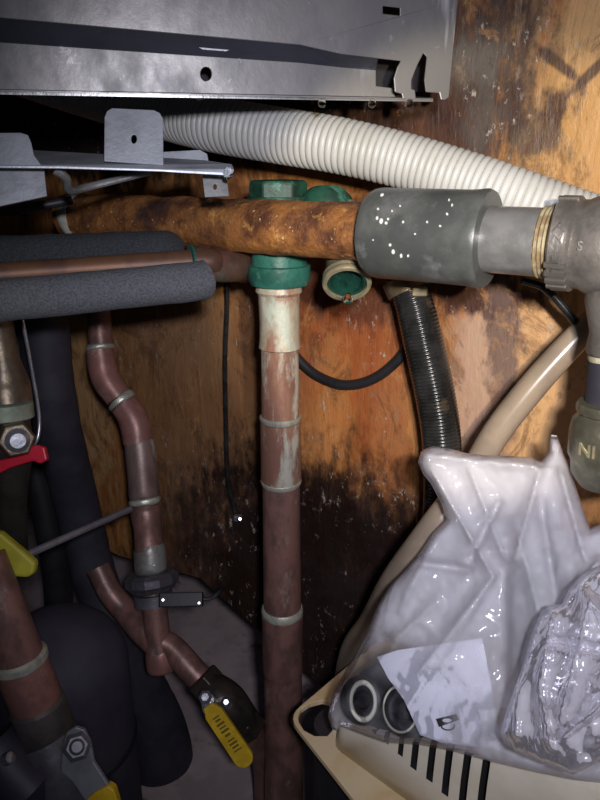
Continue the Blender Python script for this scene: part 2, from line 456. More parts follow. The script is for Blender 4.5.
outl = [wx(-.62, 1.15), wx(.42, 1.15), wx(.42, .02), wx(br_.x + .05, .02), wx(br_.x + .02, br_.z - .02), wallpt(200, 578), bl, wx(-.62, bl.z + .01)]
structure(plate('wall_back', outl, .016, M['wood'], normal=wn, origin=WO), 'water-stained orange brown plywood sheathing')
M['concrete_wall'] = simple('dark_block_wall', (.12, .10, .10), (.08, .065, .068), 12, .9, 0, .5, bscale=60)
fl = [Vector(p) for p in ((-1.0, -.3, 0), (.75, -.3, 0), (.75, 1.5, 0), (-1.0, 1.5, 0))]
structure(plate('floor', fl, .03, M['concrete'], normal=Vector((0, 0, -1))), 'pinkish grey concrete floor')
rw = [Vector(p) for p in ((-1.0, 1.5, 0), (.75, .9, 0), (.75, .9, 1.2), (-1.0, 1.5, 1.2))]
structure(plate('wall_rear', rw, .03, M['concrete_wall']), 'dark block wall beyond the plywood')
lw = [Vector(p) for p in ((-.55, -.3, 0), (-.55, 1.5, 0), (-.55, 1.5, 1.2), (-.55, -.3, 1.2))]
M['dark_wall'] = simple('dark_side_board', (.02, .016, .02), (.03, .024, .026), 12, .9)
structure(plate('wall_left', lw, .02, M['dark_wall'], normal=Vector((-1, 0, 0))), 'dark side panel')

# ------------------------------------------------------------------ appliance casing (top)
ca0, ca1 = V(0, 92, .335), V(450, 100, .385)
cnv = Vector((-(ca1 - ca0).y, (ca1 - ca0).x, 0)).normalized()      # level normal of the casing front, away from the camera
def C(px, py, off=0):
    r = ray(px, py); return CAM + r * (((ca0 - CAM).dot(cnv) + off) / r.dot(cnv))
cab = thing('appliance_casing', C(220, 95), 'dull grey sheet metal appliance casing across the top with notched right corner', 'metal casing')
up = [(-90, -260), (474, -260), (458, 0), (449, 97), (445, 100), (441, 99.5), (439.5, 93), (426, 92), (424.5, 80), (427, 57), (423.5, 53),
      (417, 66), (411.5, 80), (411.5, 89), (415, 90), (416, 98.5), (403, 98.5), (402, 94), (395, 92), (394, 78), (397.5, 67), (401, 61), (340, 54), (300, 45), (0, 18), (-90, 9)]
slot = [(383, 6), (400, 8), (400, 15.5), (383, 13.5)]
lab(plate('face_panel', [C(*p) for p in up], .0012, M['chassis'], cab, holes=[[C(*p) for p in slot]], bevel=.0004), 'upper sheet metal face with slot and curved notch')
# recessed band: slopes back below the upper face
bt = [(-90, 9), (0, 18), (300, 45), (340, 54), (378, 58.5)]
bb = [(-90, 34), (0, 42), (300, 62.5), (340, 67), (376, 70)]
vs = [C(*p, .001) for p in bt] + [C(*p, .013) for p in bb]
vs += [v + Vector((0, .0012, .0003)) for v in vs]
n5 = 5; fs = []
for i in range(4):
    fs += [(i, i + 1, i + 6, i + 5), (i + 10, i + 15, i + 16, i + 11)]
fs += [(0, 5, 15, 10), (4, 14, 19, 9)]
for i in range(4): fs += [(i, i + 10, i + 11, i + 1), (i + 5, i + 6, i + 16, i + 15)]
lab(link_mesh('recessed_band', vs, fs, M['chassis_shaded'], parent=cab, smooth=False), 'dark bluish recessed fold')
plate('band_slot', [C(*p, .0085) for p in ((199, 47.5), (203, 46), (226, 48.5), (229, 50), (226, 51.2), (203, 49.5))], .001, M['galv_light'], cab)
lo = [(-90, 34), (0, 42), (300, 62.5), (340, 67), (376, 70), (376, 86), (392, 88), (396, 98.5), (300, 96.5), (0, 90.5), (-90, 89)]
plate('rail', [C(*p, .013) for p in lo], .0012, M['chassis'], cab, holes=[circ(206, 74, 5.5, 7.2, lambda a, b_: C(a, b_, .013))], bevel=.0003)
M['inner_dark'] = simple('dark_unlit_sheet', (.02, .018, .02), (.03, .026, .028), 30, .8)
plate('shade_backing', [C(*p, .045) for p in ((-90, -250), (420, -250), (430, 92), (0, 84), (-90, 82))], .001, M['inner_dark'], cab)  # dark sheet added to stand for the shade behind the casing
# bottom lip, a narrow ledge coming forward
lip = [C(-90, 91, -.001), C(0, 92.5, -.001), C(300, 98.5, -.001), C(433, 101, -.001), C(433, 99.6, .016), C(300, 96.7, .016), C(0, 91, .016), C(-90, 89.6, .016)]
plate('bottom_lip', lip, .0012, M['chassis'], cab, normal=Vector((0, 0, 1)))
plate('lip_edge', [C(-90, 90, -.001), C(0, 91.3, -.001), C(300, 96.8, -.001), C(433, 99, -.001), C(433, 101.8, -.001), C(300, 99.6, -.001), C(0, 94.5, -.001), C(-90, 93, -.001)], .001, M['galv'], cab)

# ------------------------------------------------------------------ galvanised bracket
BD = lambda px: .335 + .02 * px / 200
def B(px, py, off=0): return V(px, py, BD(px) + off)
br = thing('mounting_bracket', B(110, 170), 'pale zinc mounting bracket with upright tabs above the rusty pipe', 'bracket')
plate('ledge', [B(-50, 150, .030), B(33, 153, .026), B(105, 157, .02), B(205, 163, .01), B(232, 167, .004), B(234, 172, 0), B(228, 176, 0), B(160, 172, 0), B(60, 169, 0), B(-50, 168, 0)], .0015, M['galv_light'], br, bevel=.0004, normal=Vector((0, .1, 1)))
plate('upright_tab', [B(104, 161), B(104.5, 117), B(107, 111), B(112, 108), B(154, 110), B(160, 113), B(163, 119), B(163.5, 165)], .0015, M['galv_light'], br, holes=[circ(134, 139, 2.8, 4.6, B)], bevel=.0003)
plate('side_tab', [B(-50, 166), B(-50, 133), B(20, 132.5), B(28, 135), B(31, 142), B(34, 155), B(42, 166)], .0015, M['galv_light'], br, bevel=.0003)
plate('hanging_plate', [B(-50, 168, .012), B(44, 169, .012), B(47, 196, .012), B(0, 206, .012), B(-50, 214, .012)], .0015, M['galv_light'], br, bevel=.0003)
plate('spring_clip', [B(163, 152, .02), B(200, 150, .02), B(207, 154, .02), B(209, 164, .02), B(164, 163, .02)], .0015, M['galv_light'], br)
plate('drop_tab', [B(202, 172, .02), B(226, 173, .02), B(229, 196, .02), B(205, 197, .02)], .0015, M['galv'], br, holes=[circ(215, 187, 2, 3, lambda a, b_: B(a, b_, .02), 10)])
tube('bent_wire', [(B(55, 170, .01), .0022), (B(66, 178, .012), .0022), (B(70, 190, .02), .0022), (B(92, 186, .03), .002), (B(150, 172, .03), .0018)], M['galv'], br, seg=10)

# ------------------------------------------------------------------ white corrugated hose
def rp(px, d): return px * d / F
hs = [((20, 82), .57, 14), ((90, 99), .53, 19), ((150, 112), .49, 23), ((210, 124), .455, 26.5), ((280, 136), .435, 27), ((340, 146), .42, 27), ((400, 160), .41, 27), ((460, 178), .40, 27.5), ((520, 198), .39, 28), ((590, 222), .385, 28), ((660, 240), .38, 28)]
hose = corrugated('corrugated_hose', [(V(*p, d), rp(r, d)) for p, d, r in hs], M['white_hose'], .0040, .0021, seg=40, sharpness=.16)
tag(hose, 'white ribbed plastic drain hose running behind the grey coupling', 'hose')

# ------------------------------------------------------------------ iron pipe run
ax0 = V(70, 216, .525); ax1 = V(515, 241, .354)
run = thing('iron_pipe_run', V(350, 262, .39), 'horizontal rusty iron pipe run joined by a thick grey coupling to a tee', 'pipe')
def ax(px):   # point on the pipe axis at image column px
    a, b_ = 0., 1.4
    for _ in range(40):
        m = (a + b_) / 2; p = ax0 + (ax1 - ax0) * m; q = p - CAM
        d = q.y * ct - q.z * st
        x = 300 + F * q.x / d
        if x < px: a = m
        else: b_ = m
    return ax0 + (ax1 - ax0) * a
def depth(p): q = p - CAM; return q.y * ct - q.z * st
rr = .0163
lab(lathe('rusted_pipe', ax(66), ax(382), [(i / 60, rr) for i in range(61)], M['rust'], run, seg=48, jitter=.0012), 'flaking orange rusted pipe')
lathe('pipe_end', ax(46), ax(76), [(0, .014), (.05, .0165), (.95, .017), (1, .0155)], M['rust'], run, seg=32, jitter=.001)
lab(lathe('thread_sealant', ax(75), ax(84), [(0, .0165), (.3, .0176), (.7, .0176), (1, .0165)], M['tape'], run, jitter=.0015), 'cream sealant ring on the rusty pipe')
cr = .0248
ca, cb = ax(374), ax(489)
lab(lathe('coupling', ca, cb, [(0, .0165), (.0, cr * .93), (.03, cr * .975), (.08, cr), (.84, cr * .99), (.9, cr * 1.0), (.965, cr * 1.02), (1, cr * .98), (1, .0172)], M['coupling_grey'], run, seg=64, jitter=.0003, sharp=50), 'thick dull grey pipe coupling spotted with drips')
nr = .0168
prof = [(0, nr)]
for i in range(8):
    t = .70 + i * .036; prof += [(t, nr), (t + .008, nr * 1.035), (t + .02, nr * 1.035), (t + .03, nr * .985)]
lab(lathe('nipple', ax(480), ax(566), [(0, nr), (.7, nr)] + [(1, nr)], M['galv'], run, seg=48), 'bare grey steel nipple')
na, nb_ = ax(541), ax(558)
pr = [(0, nr)]
for i in range(4): pr += [(i * .25 + .03, nr * 1.0), (i * .25 + .10, nr * 1.05), (i * .25 + .17, nr * 1.05), (i * .25 + .24, nr * 1.0)]
lab(lathe('thread_tape', na, nb_, pr, M['tape_brown'], run, seg=48), 'tan wound tape on exposed threads')
# tee at the right edge
ta, tb = ax(557), ax(585)
tR = .0228
tee = lathe('tee', ta, ax(680), [(0, nr * 1.02), (0, tR * .93), (.02, tR), (.165, tR), (.19, tR * .93), (.24, tR * .93), (.30, tR * 1.0), (.5, tR * 1.06), (.75, tR * 1.0), (1, tR)], M['iron'], run, seg=56, jitter=.0004)
lab(tee, 'dark cast iron tee with raised band')
# ribs on the banded collar
dax = (ax1 - ax0).normalized(); n1 = dax.cross(Vector((0, 0, 1))).normalized(); n2 = dax.cross(n1)
fdir = (CAM - ax(560)); fdir = (fdir - dax * fdir.dot(dax)).normalized(); sdir = dax.cross(fdir)
if sdir.z > 0: sdir = -sdir      # sdir points down
for k in range(5):
    vs, fs = [], []
    a = R(-66 + [0, 92, 104, 116, 128][k]); c0 = ta.lerp(ax(680), .09)
    o = fdir * math.cos(a) + sdir * math.sin(a); tg = dax.cross(o)
    base = c0 + o * tR
    i0 = len(vs)
    for x in (-1, 1):
        for y in (-1, 1):
            for z in (-1, 1): vs.append(base + dax * x * .0048 + tg * y * .0011 + o * z * .0009)
    fs += [tuple(i0 + j for j in q) for q in ((0, 1, 3, 2), (4, 6, 7, 5), (0, 4, 5, 1), (2, 3, 7, 6), (0, 2, 6, 4), (1, 5, 7, 3))]
    link_mesh('collar_rib', vs, fs, M['iron'], parent=tee, smooth=False)
def wrapped_text(s, size, place, name, mat, parent, extrude=.0004, spacing=1.0):
    cu = bpy.data.curves.new(name, 'FONT'); cu.body = s; cu.size = size; cu.extrude = extrude; cu.align_x = 'CENTER'; cu.align_y = 'CENTER'; cu.space_line = spacing
    cu.resolution_u = 3; cu.offset = size * .012
    o = bpy.data.objects.new('tmp', cu); COL.objects.link(o)
    me = bpy.data.meshes.new_from_object(o.evaluated_get(bpy.context.evaluated_depsgraph_get()))
    vs = [place(v.co.x, v.co.y, v.co.z) for v in me.vertices]; fs = [tuple(p.vertices) for p in me.polygons]
    bpy.data.objects.remove(o); bpy.data.meshes.remove(me)
    return link_mesh(name, vs, fs, mat, parent=parent, smooth=False)
def on_cyl(axpt, rad, ang0):
    def f(x, y, z):
        a = ang0 - y / rad; o = fdir * math.cos(a) + sdir * math.sin(a)
        return axpt + dax * x + o * (rad + z)
    return f
M['cast_letter'] = simple('cast_lettering', (.26, .25, .24), (.18, .17, .16), 60, .4, .7)
lab(wrapped_text('A\nN\nI\nH\nC', .0076, on_cyl(ta.lerp(ax(680), .095), tR + .0002, R(8)), 'cast_lettering', M['cast_letter'], tee, .0005, .72), 'raised letters CHINA')
lab(wrapped_text('S', .0058, on_cyl(ax(590), tR * .99, R(2)), 'size_mark', M['cast_letter'], tee, .0005), 'small cast mark')
# tee branch going down, nipple, union nut
ctr = ax(625); dn_ = V(598, 470, .365) - V(606, 250, .335); dn_.normalize()
def dnp(px, py, d): return V(px, py, d)
lathe('tee_branch', ctr, V(618, 352, .343), [(0, .0165), (.5, .0165), (.8, .0135), (.97, .0150), (1, .0145)], M['iron'], tee, seg=40)
lab(tube('branch_nipple', [(V(618, 335, .343), .0125), (V(613, 380, .35), .0125), (V(609, 415, .357), .0125)], M['black_pipe'], run, seg=32), 'dark nipple below the tee')
lathe('tape_wrap', V(618, 340, .344), V(616.5, 362, .346), [(0, .0128), (.1, .0136), (.9, .0134), (1, .0128)], M['tape'], run)
ua, ub = V(610, 402, .352), V(604, 484, .366)
un = lathe('union', ua, ub, [(0, .0128), (0, .0150), (.05, .0160), (.1, .0158), (.13, .0140), (.16, .0150), (.22, .0176), (.35, .0186), (.62, .0188), (.7, .0172), (.85, .0168), (.95, .014), (1, .0125)], M['brass'], run, seg=48)
M['union'] = simple('greenish_zinc', (.24, .235, .17), (.17, .16, .12), 60, .3, .7, .3)
un.data.materials[0] = M['union']; lab(un, 'greenish zinc union fitting marked NI')
f2 = (CAM - ua.lerp(ub, .5)).normalized(); dd2 = (ub - ua).normalized(); f2 = (f2 - dd2 * f2.dot(dd2)).normalized(); s2 = f2.cross(dd2)
if s2.x < 0: s2 = -s2
def unp(x, y, z):
    a = (x - .0095) / .0188; return ua.lerp(ub, .47) - dd2 * y + (f2 * math.cos(a) + s2 * math.sin(a)) * (.0188 + z)
wrapped_text('NI', .0095, unp, 'cast_lettering', M['brass_ring'], un, .0004)
# drips on the coupling
M['drip'] = simple('pale_drip', (.72, .74, .72), (.55, .57, .55), 80, .25)

# ------------------------------------------------------------------ copper riser (centre)
RY = .47
ris = thing('copper_riser', onY(281, 790, RY), 'vertical copper riser with pale soldered joints and green union at top', 'pipe')
def rpnt(py, px=281): return onY(px, py, RY)
X0 = rpnt(400).x
def rz(py): p = rpnt(py); return Vector((X0 - .0005, RY, p.z))
def rw_(py, hw): return hw * depth(rpnt(py)) / F
def rl(name, prof, mat, seg=40, jit=.0002, **k):
    y0, y1 = prof[0][0], prof[-1][0]; a, b_ = rz(y0), rz(y1); L = (b_ - a).z
    return lathe(name, a, b_, [((rz(y).z - a.z) / L, rw_(y, hw)) for y, hw in prof], mat, ris, seg=seg, jitter=jit, **k)
lab(rl('union', [(248, 22), (252, 27), (264, 28), (265, 31.5), (278, 31.5), (284, 29), (285, 20)], M['verdigris'], seg=24), 'green corroded union nut')
lab(rl('solder_fitting', [(284, 20), (286, 23), (291, 23.5), (294, 21), (306, 20.5), (322, 20), (338, 20), (347, 21), (349, 18)], M['copper_pale'], jit=.0006), 'pale crusted top fitting')
rl('pipe', [(346, 18.6), (900, 19.2)], M['copper'], jit=0)
M['copper_streak'] = simple('white_streaked_copper', (.42, .24, .16), (.28, .14, .10), 50, .42, .25, .3, c3=(.60, .58, .48), scale3=42, lo3=.50, hi3=.62, stretch=(1, 1, .3))
lab(rl('upper_length', [(348, 18.9), (380, 18.9), (416, 19)], M['copper_streak'], jit=.0002), 'pale streaked copper length')
rl('solder_ring', [(415, 19.4), (416.5, 21), (419, 21), (420.5, 20.2)], M['solder'])
lab(rl('pipe_sleeve', [(421, 20.2), (478, 20.2), (481, 19.2)], M['copper_streak']), 'pale copper sleeve')
rl('solder_ring', [(479, 19.4), (480, 20.4), (482, 20.3), (484, 19.2)], M['solder'])
rl('solder_ring', [(606, 19.6), (608, 20.8), (611, 21.0), (613, 20.4)], M['solder'])
rl('pipe_sleeve', [(615, 20.6), (668, 20.4), (672, 19.4)], M['copper'])

M['verdigris_wet'] = simple('wet_green_bore', (.012, .055, .04), (.006, .025, .018), 120, .08, .1, .9, c3=(.10, .24, .17), scale3=90, lo3=.58)
# green manifold behind the rusty pipe, with an open port
man = thing('green_manifold', V(290, 230, .47), 'green corroded brass manifold behind the rusty pipe with one open port', 'pipe fitting')
q0, q1 = rz(210) + Vector((0, .012, 0)), rz(249)
rt = rz(206)
tube('body', [(rz(250), .018), (rz(230), .0205), (rz(206), .0205), (rz(196), .021)], M['verdigris_dark'], man, seg=24, n=3)
hexnut('cap_nut', rz(200), rz(180), .0190, M['verdigris_dark'], man)
pB = V(345, 215, .452)
tube('crossbar', [(rz(218), .012), (V(318, 215, .458), .013), (pB, .014)], M['verdigris_dark'], man, seg=24)
lathe('dome', V(326, 188, .45), V(326, 222, .45), [(0, .004), (.08, .012), (.3, .0165), (.6, .018), (1, .018)], M['verdigris_dark'], man, seg=24, jitter=.001)
pe = V(347, 285, .418); pd = (pe - pB)
lathe('port', pB, pe, [(0, .013), (.75, .0125), (.86, .0135), (.9, .0146), (.93, .0140), (.95, .0148), (.985, .0148), (1.0, .0142), (1.0, .0120), (.7, .0112), (.7, 0.0002)], M['brass_ring'], man, seg=40, cap=False)
pn = pd.normalized()
lathe('port_bore', pB.lerp(pe, .75), pB.lerp(pe, .97), [(0, .0110), (1, .0119), (1, .0100), (.3, .008), (.1, .0002)], M['verdigris_wet'], man, seg=32, cap=False)

# ------------------------------------------------------------------ black corrugated hose
bh = [((400, 268), .475, 17), ((413, 300), .475, 19), ((424, 345), .48, 20), ((436, 400), .487, 20), ((442, 450), .493, 19.5), ((441, 520), .50, 19), ((425, 590), .51, 18)]
hb = corrugated('ribbed_hose', [(V(*p, d), rp(r, d)) for p, d, r in bh], M['black_gloss'], .0025, .00045, seg=36, sharpness=.6)
tag(hb, 'glossy black ribbed hose hanging below the grey coupling', 'hose')
cl = thing('hose_clamp', V(415, 290, .47), 'small brownish clamp around the black ribbed hose', 'clamp')
lathe('band', V(402, 278, .475), V(408, 292, .475), [(0, .0128), (.0, .0142), (1, .0142), (1, .0128)], M['brass'], cl, cap=False)
box('screw_block', V(419, 291, .462), .010, .008, .006, M['brass_ring'], cl)

# ------------------------------------------------------------------ beige tube
bt_ = [((612, 305), .400, 13), ((582, 333), .402, 13.5), ((540, 378), .41, 14), ((497, 432), .42, 14), ((470, 478), .43, 14), ((432, 530), .43, 15), ((395, 580), .46, 14), ((372, 622), .515, 13), ((353, 652), .555, 13), ((346, 700), .585, 13), ((346, 760), .63, 13)]
tb_ = tube('drain_tube', [(V(*p, d), rp(r, d)) for p, d, r in bt_], M['beige_tube'], seg=28)
tag(tb_, 'translucent beige plastic tube slanting down behind the bag', 'tube')

# ------------------------------------------------------------------ cables
def cable(name, pts, rad, mat, label, cat='cable'):
    return tag(tube(name, [(p, rad) for p in pts], mat, seg=12), label, cat)
W_ = wallpt
cable('cable', [V(522, 280, .40), V(545, 288, .40), V(570, 315, .40), V(590, 342, .40), V(612, 372, .40)], .0024, M['black_gloss'], 'thin black cable curving behind the tee at the right edge')
cable('cable', [W_(272, 318, .006), W_(286, 342, .006), W_(300, 361, .006), W_(318, 376, .006), W_(345, 385, .008), W_(375, 378, .008), W_(402, 355, .008), W_(412, 330, .008)], .0040, M['black_rubber'], 'black cable loop sagging between copper riser and black hose')
c3 = cable('cable', [W_(224, 262, .004), W_(227, 300, .004), W_(225, 360, .004), W_(226, 430, .004), W_(228, 480, .004), W_(235, 512, .004)], .0022, M['black_gloss'], 'thin black cable running down the plywood to a clip')
cable('cable', [V(-30, 214, .42), V(10, 211, .42), V(45, 205, .425), V(72, 200, .43)], .0028, M['black_rubber'], 'short black cable crossing left end of the rusty pipe')
cable('wire', [V(22, 318, .47), V(30, 360, .48), V(39, 415, .49), V(37, 440, .49), V(28, 450, .49)], .0013, M['chrome'], 'thin grey wire bending down beside the red handled valve', 'wire')
clip = thing('cable_clip', W_(239, 518, .005), 'small pale clip pinning the thin cable to plywood', 'clip')
box('clip_body', W_(238, 518, .005), .008, .005, .006, M['chrome'], clip)
lathe('nail_head', W_(240, 519, .008), W_(240, 519, .013), [(0, .0024), (.6, .0026), (1, .0015)], M['chrome'], clip, seg=12)

# ------------------------------------------------------------------ insulated pipes (left)
def insul(name_label, pts, rad, mat, pr, pm, extra):
    a = pts[-1]
    t = thing('insulated_pipe', V(100, 300, .40), name_label, 'insulated pipe')
    lab(tube('foam_sleeve', [(p, rad) for p in pts], mat, t, seg=40, jitter=.0006, n=6), extra)
    return t
f1 = insul('pale grey foam insulated pipe, lower and nearer of the two', [V(-60, 306, .36), V(0, 301, .385), V(100, 291, .405), V(190, 282, .42), V(205, 280, .424)], .0118, M['foam'], 0, 0, 'grainy grey foam sleeve')
f2_ = insul('dark foam insulated pipe behind the pale grey one', [V(-60, 258, .425), V(20, 256, .43), V(100, 253, .438), V(158, 251, .443), V(166, 251, .445)], .0125, M['foam_dark'], 0, 0, 'dark foam sleeve')
pc = thing('copper_pipe', V(150, 270, .43), 'brown copper pipe lying in the gap above the pale grey foam', 'pipe')
tube('pipe', [(V(-60, 280, .385), .0072), (V(0, 275, .405), .0072), (V(100, 268, .420), .0072), (V(200, 262, .434), .0080), (V(212, 262, .438), .0085)], simple('brown_pipe', (.20, .095, .05), (.13, .065, .04), 40, .5, .3, .2), pc, seg=24)
tube('elbow', [(V(192, 263, .434), .0098), (V(215, 265, .444), .0105), (V(230, 266, .458), .0105), (V(240, 266, .48), .0105), (V(243, 268, .50), .0105)], simple('dim_copper', (.20, .10, .07), (.13, .07, .05), 60, .5, .3, .2, c3=(.15, .20, .15), scale3=40, lo3=.5), pc, seg=28)
lathe('solder_ring', V(189, 263, .433), V(193, 263, .434), [(0, .009), (.2, .0112), (.8, .0112), (1, .009)], M['verdigris'], pc)

# ------------------------------------------------------------------ dark vertical pipes (left)
dp = thing('dark_standpipe', V(110, 640, .70), 'tall dark grey insulated standpipe at left behind the grey rod', 'insulated pipe')
tube('foam_sleeve', [(V(42, 300, .57), .020), (V(52, 400, .59), .020), (V(76, 500, .655), .020), (V(97, 585, .685), .021), (V(120, 640, .70), .020), (V(140, 690, .73), .028), (V(158, 750, .76), .036), (V(166, 850, .82), .038)], M['black_pipe'], dp, seg=36, jitter=.001)
dp2 = tag(tube('dark_pipe', [(V(18, 290, .63), .012), (V(26, 420, .66), .012), (V(55, 560, .70), .014), (V(60, 640, .73), .014)], M['black_rubber'], seg=24), 'thin black pipe standing behind the dark standpipe', 'pipe')

# ------------------------------------------------------------------ valve with red handle (left edge)
vl = thing('valve', V(8, 460, .45), 'brass valve with red handle at the left edge', 'valve')
tube('body', [(V(-6, 320, .44), .011), (V(2, 360, .445), .011), (V(5, 385, .45), .0155), (V(8, 410, .45), .0155)], M['brass'], vl, seg=28, n=4)
lathe('union_ring', V(5, 402, .445), V(7, 420, .447), [(0, .0145), (.1, .0168), (.9, .0168), (1, .0150)], simple('pale_green_ring', (.32, .36, .27), (.20, .24, .18), 60, .5, .2, .3), vl)
tube('outlet', [(V(7, 418, .45), .014), (V(10, 450, .455), .014), (V(10, 500, .47), .011), (V(12, 560, .50), .011)], simple('dark_brass', (.05, .045, .035), (.03, .028, .025), 60, .5, .4), vl, seg=24)
hexnut('packing_nut', V(12, 437, .447), V(17, 440, .425), .0115, M['brass'], vl)
lathe('stem_screw', V(17, 440, .425), V(18, 441, .419), [(0, .0075), (.6, .0072), (1, .0045)], M['chrome'], vl, seg=20)
red = plate('handle', [V(*p, .437) for p in ((-25, 462), (0, 460), (22, 455), (30, 447), (37, 445), (44, 447), (47, 460), (40, 464), (33, 461), (26, 463), (10, 468), (0, 473), (-25, 480))], .005, M['red'], vl, bevel=.001)
lab(red, 'red lever handle')
# yellow handled valve with a rod at the left edge
yv = thing('lever_valve', V(-30, 560, .44), 'valve lever in olive yellow grip entering from left edge', 'valve')
def brick(name, a, b_, w_, t_, mat, parent, bevel=.002):
    d = b_ - a; f = (CAM - a).normalized(); zdir = d.normalized(); M3 = frame(zdir, f)   # x towards camera
    return box(name, a.lerp(b_, .5), t_, w_, d.length, mat, parent, M3, bevel)
plate('grip', [V(*p, .43) for p in ((-40, 520), (0, 533), (24, 553), (35, 563), (33, 574), (27, 578), (0, 576), (-40, 572))], .008, M['yellow_green'], yv, bevel=.002)
tube('stem', [(V(-30, 548, .435), .005), (V(-60, 560, .44), .006)], M['chrome'], yv, seg=12)
tag(tube('steel_rod', [(V(24, 556, .455), .0026), (V(76, 533, .50), .0026), (V(130, 509, .56), .0026)], simple('rod_steel', (.30, .30, .34), (.22, .22, .26), 60, .4, .5), seg=14), 'thin grey metal rod slanting up from the olive yellow grip', 'rod')

# ------------------------------------------------------------------ offset copper pipe (centre left)
oc = thing('offset_copper_pipe', V(157, 668, .62), 'kinked copper pipe with soldered elbows left of the thin cable', 'pipe')
D = .60
def O(px, py, d=D): return V(px, py, d)
def OT(name, pts, mat, par=None, seg=28, n=6, jit=0): return tube(name, [(V(p[0], p[1], p[3] if len(p) > 3 else D), p[2] * D / F) for p in pts], mat, par or oc, seg=seg, n=n, jitter=jit)
OT('pipe', [(98, 296, 11.5), (101, 345, 12), (106, 378, 12), (128, 408, 12), (137, 440, 12), (142, 490, 12), (148, 545, 12.5), (151, 580, 13)], M['copper'])
lab(OT('elbow', [(100, 350, 13.6), (102, 365, 14), (106, 379, 14.5), (115, 392, 14), (119, 398, 13.6)], M['copper_red'], jit=.0004), 'reddish upper elbow')
lab(OT('elbow', [(124, 405, 13.8), (131, 415, 14.8), (136, 428, 15.2), (138, 443, 14.8)], M['copper_red'], jit=.0004), 'reddish lower elbow')
OT('solder_ring', [(99.5, 344, 11), (99.7, 346, 14), (100.3, 349, 14), (100.5, 351, 11)], M['solder'], n=2)
OT('solder_ring', [(119, 398, 11), (120, 399, 14.6), (123, 402.5, 14.6), (124, 404, 11)], M['solder'], n=2)
lab(OT('pipe_sleeve', [(139, 442, 12.5), (139.3, 444, 14.8), (143, 480, 15), (144, 496, 15), (144.3, 498, 12)], simple('greyed_copper', (.24, .17, .15), (.16, .10, .09), 60, .45, .4, .3, c3=(.45, .46, .42), scale3=30, lo3=.52, hi3=.62, stretch=(1, 1, .3))), 'grey streaked copper sleeve')
OT('solder_ring', [(144, 497, 12), (144.3, 499, 15.6), (145, 503, 15.6), (145.2, 505, 12)], M['solder'], n=2)
OT('pipe_sleeve', [(145.5, 505, 13), (146, 512, 15), (148, 530, 14.2), (149, 548, 14.5), (149.3, 550, 12)], M['copper'], jit=.0006)
lab(OT('joint', [(149, 548, 14.5), (149.5, 550, 15.8), (151, 568, 16), (151.5, 572, 14)], simple('silver_joint', (.34, .34, .31), (.22, .20, .18), 60, .4, .5, .3)), 'silvery joint above the union')
lathe('union_nut', O(151, 572), O(153, 590), [(0, .014), (.0, .020), (.2, .0235), (.6, .0235), (.8, .020), (1, .018)], simple('dim_zinc', (.15, .145, .165), (.10, .095, .11), 60, .45, .5, .3), oc, seg=12, smooth=False)
lathe('clamp_band', O(153, 593), O(154, 604), [(0, .0135), (0, .0165), (1, .0165), (1, .0135)], simple('dim_band', (.20, .195, .22), (.14, .135, .15), 60, .4, .5), oc, seg=32)
OT('lower_pipe', [(153, 588, 12.5), (156, 620, 12.5), (158, 640, 13), (160, 655, 14), (161, 668, 13)], M['copper'])
OT('cap', [(159.5, 650, 12), (160, 652, 14.6), (161.5, 668, 14.6), (162, 672, 11)], M['copper_red'], n=3)
tube('branch', [(O(158, 640, .60), .0100), (O(172, 648, .60), .0112), (O(190, 668, .595), .0115), (O(212, 692, .59), .0110)], M['copper'], oc, seg=24)
tube('rear_branch', [(O(156, 645, .60), .0105), (O(140, 628, .61), .0115), (O(125, 610, .62), .011), (O(110, 592, .622), .0105), (O(98, 568, .625), .0105)], M['copper'], oc, seg=24)
sn = thing('sensor', V(180, 600, .575), 'black strap-on sensor clamped to the kinked copper pipe', 'sensor')
brick('sensor_body', V(160, 600, .573), V(203, 599, .573), .0115, .009, M['black_rubber'], sn, .001)
tube('sensor_lead', [(V(203, 599, .573), .0016), (V(212, 598, .575), .0016), (V(219, 592, .58), .0016), (V(224, 588, .60), .0016)], M['black_rubber'], sn, seg=8)
for p in ((163, 600), (199, 603)):
    lathe('screw', V(*p, .5705), V(*p, .567), [(0, .0022), (.7, .0022), (1, .001)], M['chrome'], sn, seg=12)

# ------------------------------------------------------------------ ball valve with yellow lever
bv = thing('ball_valve', V(225, 720, .58), 'dark ball valve with a yellow printed lever low in the centre', 'valve')
vd = M['brass_dark'] = simple('dark_wet_brass', (.055, .04, .035), (.03, .024, .022), 60, .3, .4, .3)
tube('body', [(V(203, 680, .59), .012), (V(212, 690, .588), .0155), (V(226, 703, .585), .0175), (V(238, 716, .585), .0155), (V(248, 728, .59), .0135)], vd, bv, seg=24)
hexnut('end_nut', V(200, 677, .592), V(210, 688, .59), .0165, vd, bv)
hexnut('end_nut', V(240, 719, .586), V(251, 731, .59), .0165, vd, bv)
tube('tail_pipe', [(V(248, 728, .59), .0115), (V(261, 748, .620), .0115), (V(266, 775, .660), .0115), (V(266, 830, .70), .0115)], M['copper'], bv, seg=24)
tube('stem', [(V(214, 704, .578), .005), (V(208, 700, .556), .005)], M['chrome'], bv, seg=16)
lathe('stem_nut', V(206, 698, .556), V(205, 697, .548), [(0, .0055), (.7, .0055), (1, .003)], M['chrome'], bv, seg=6, smooth=False)
lathe('stop_screw', V(226, 703, .568), V(226, 702, .556), [(0, .004), (.7, .004), (1, .002)], M['chrome'], bv, seg=12)
LV = lambda x, y, o=0: V(x, y, .553 + o)
c0, c1 = Vector((208, 706)), Vector((243, 758)); dv = (c1 - c0).normalized(); nv = Vector((-dv.y, dv.x))
cap = [c1 + dv * 10 * math.sin(a) - nv * 10 * math.cos(a) for a in [math.pi * i / 10 for i in range(11)]]
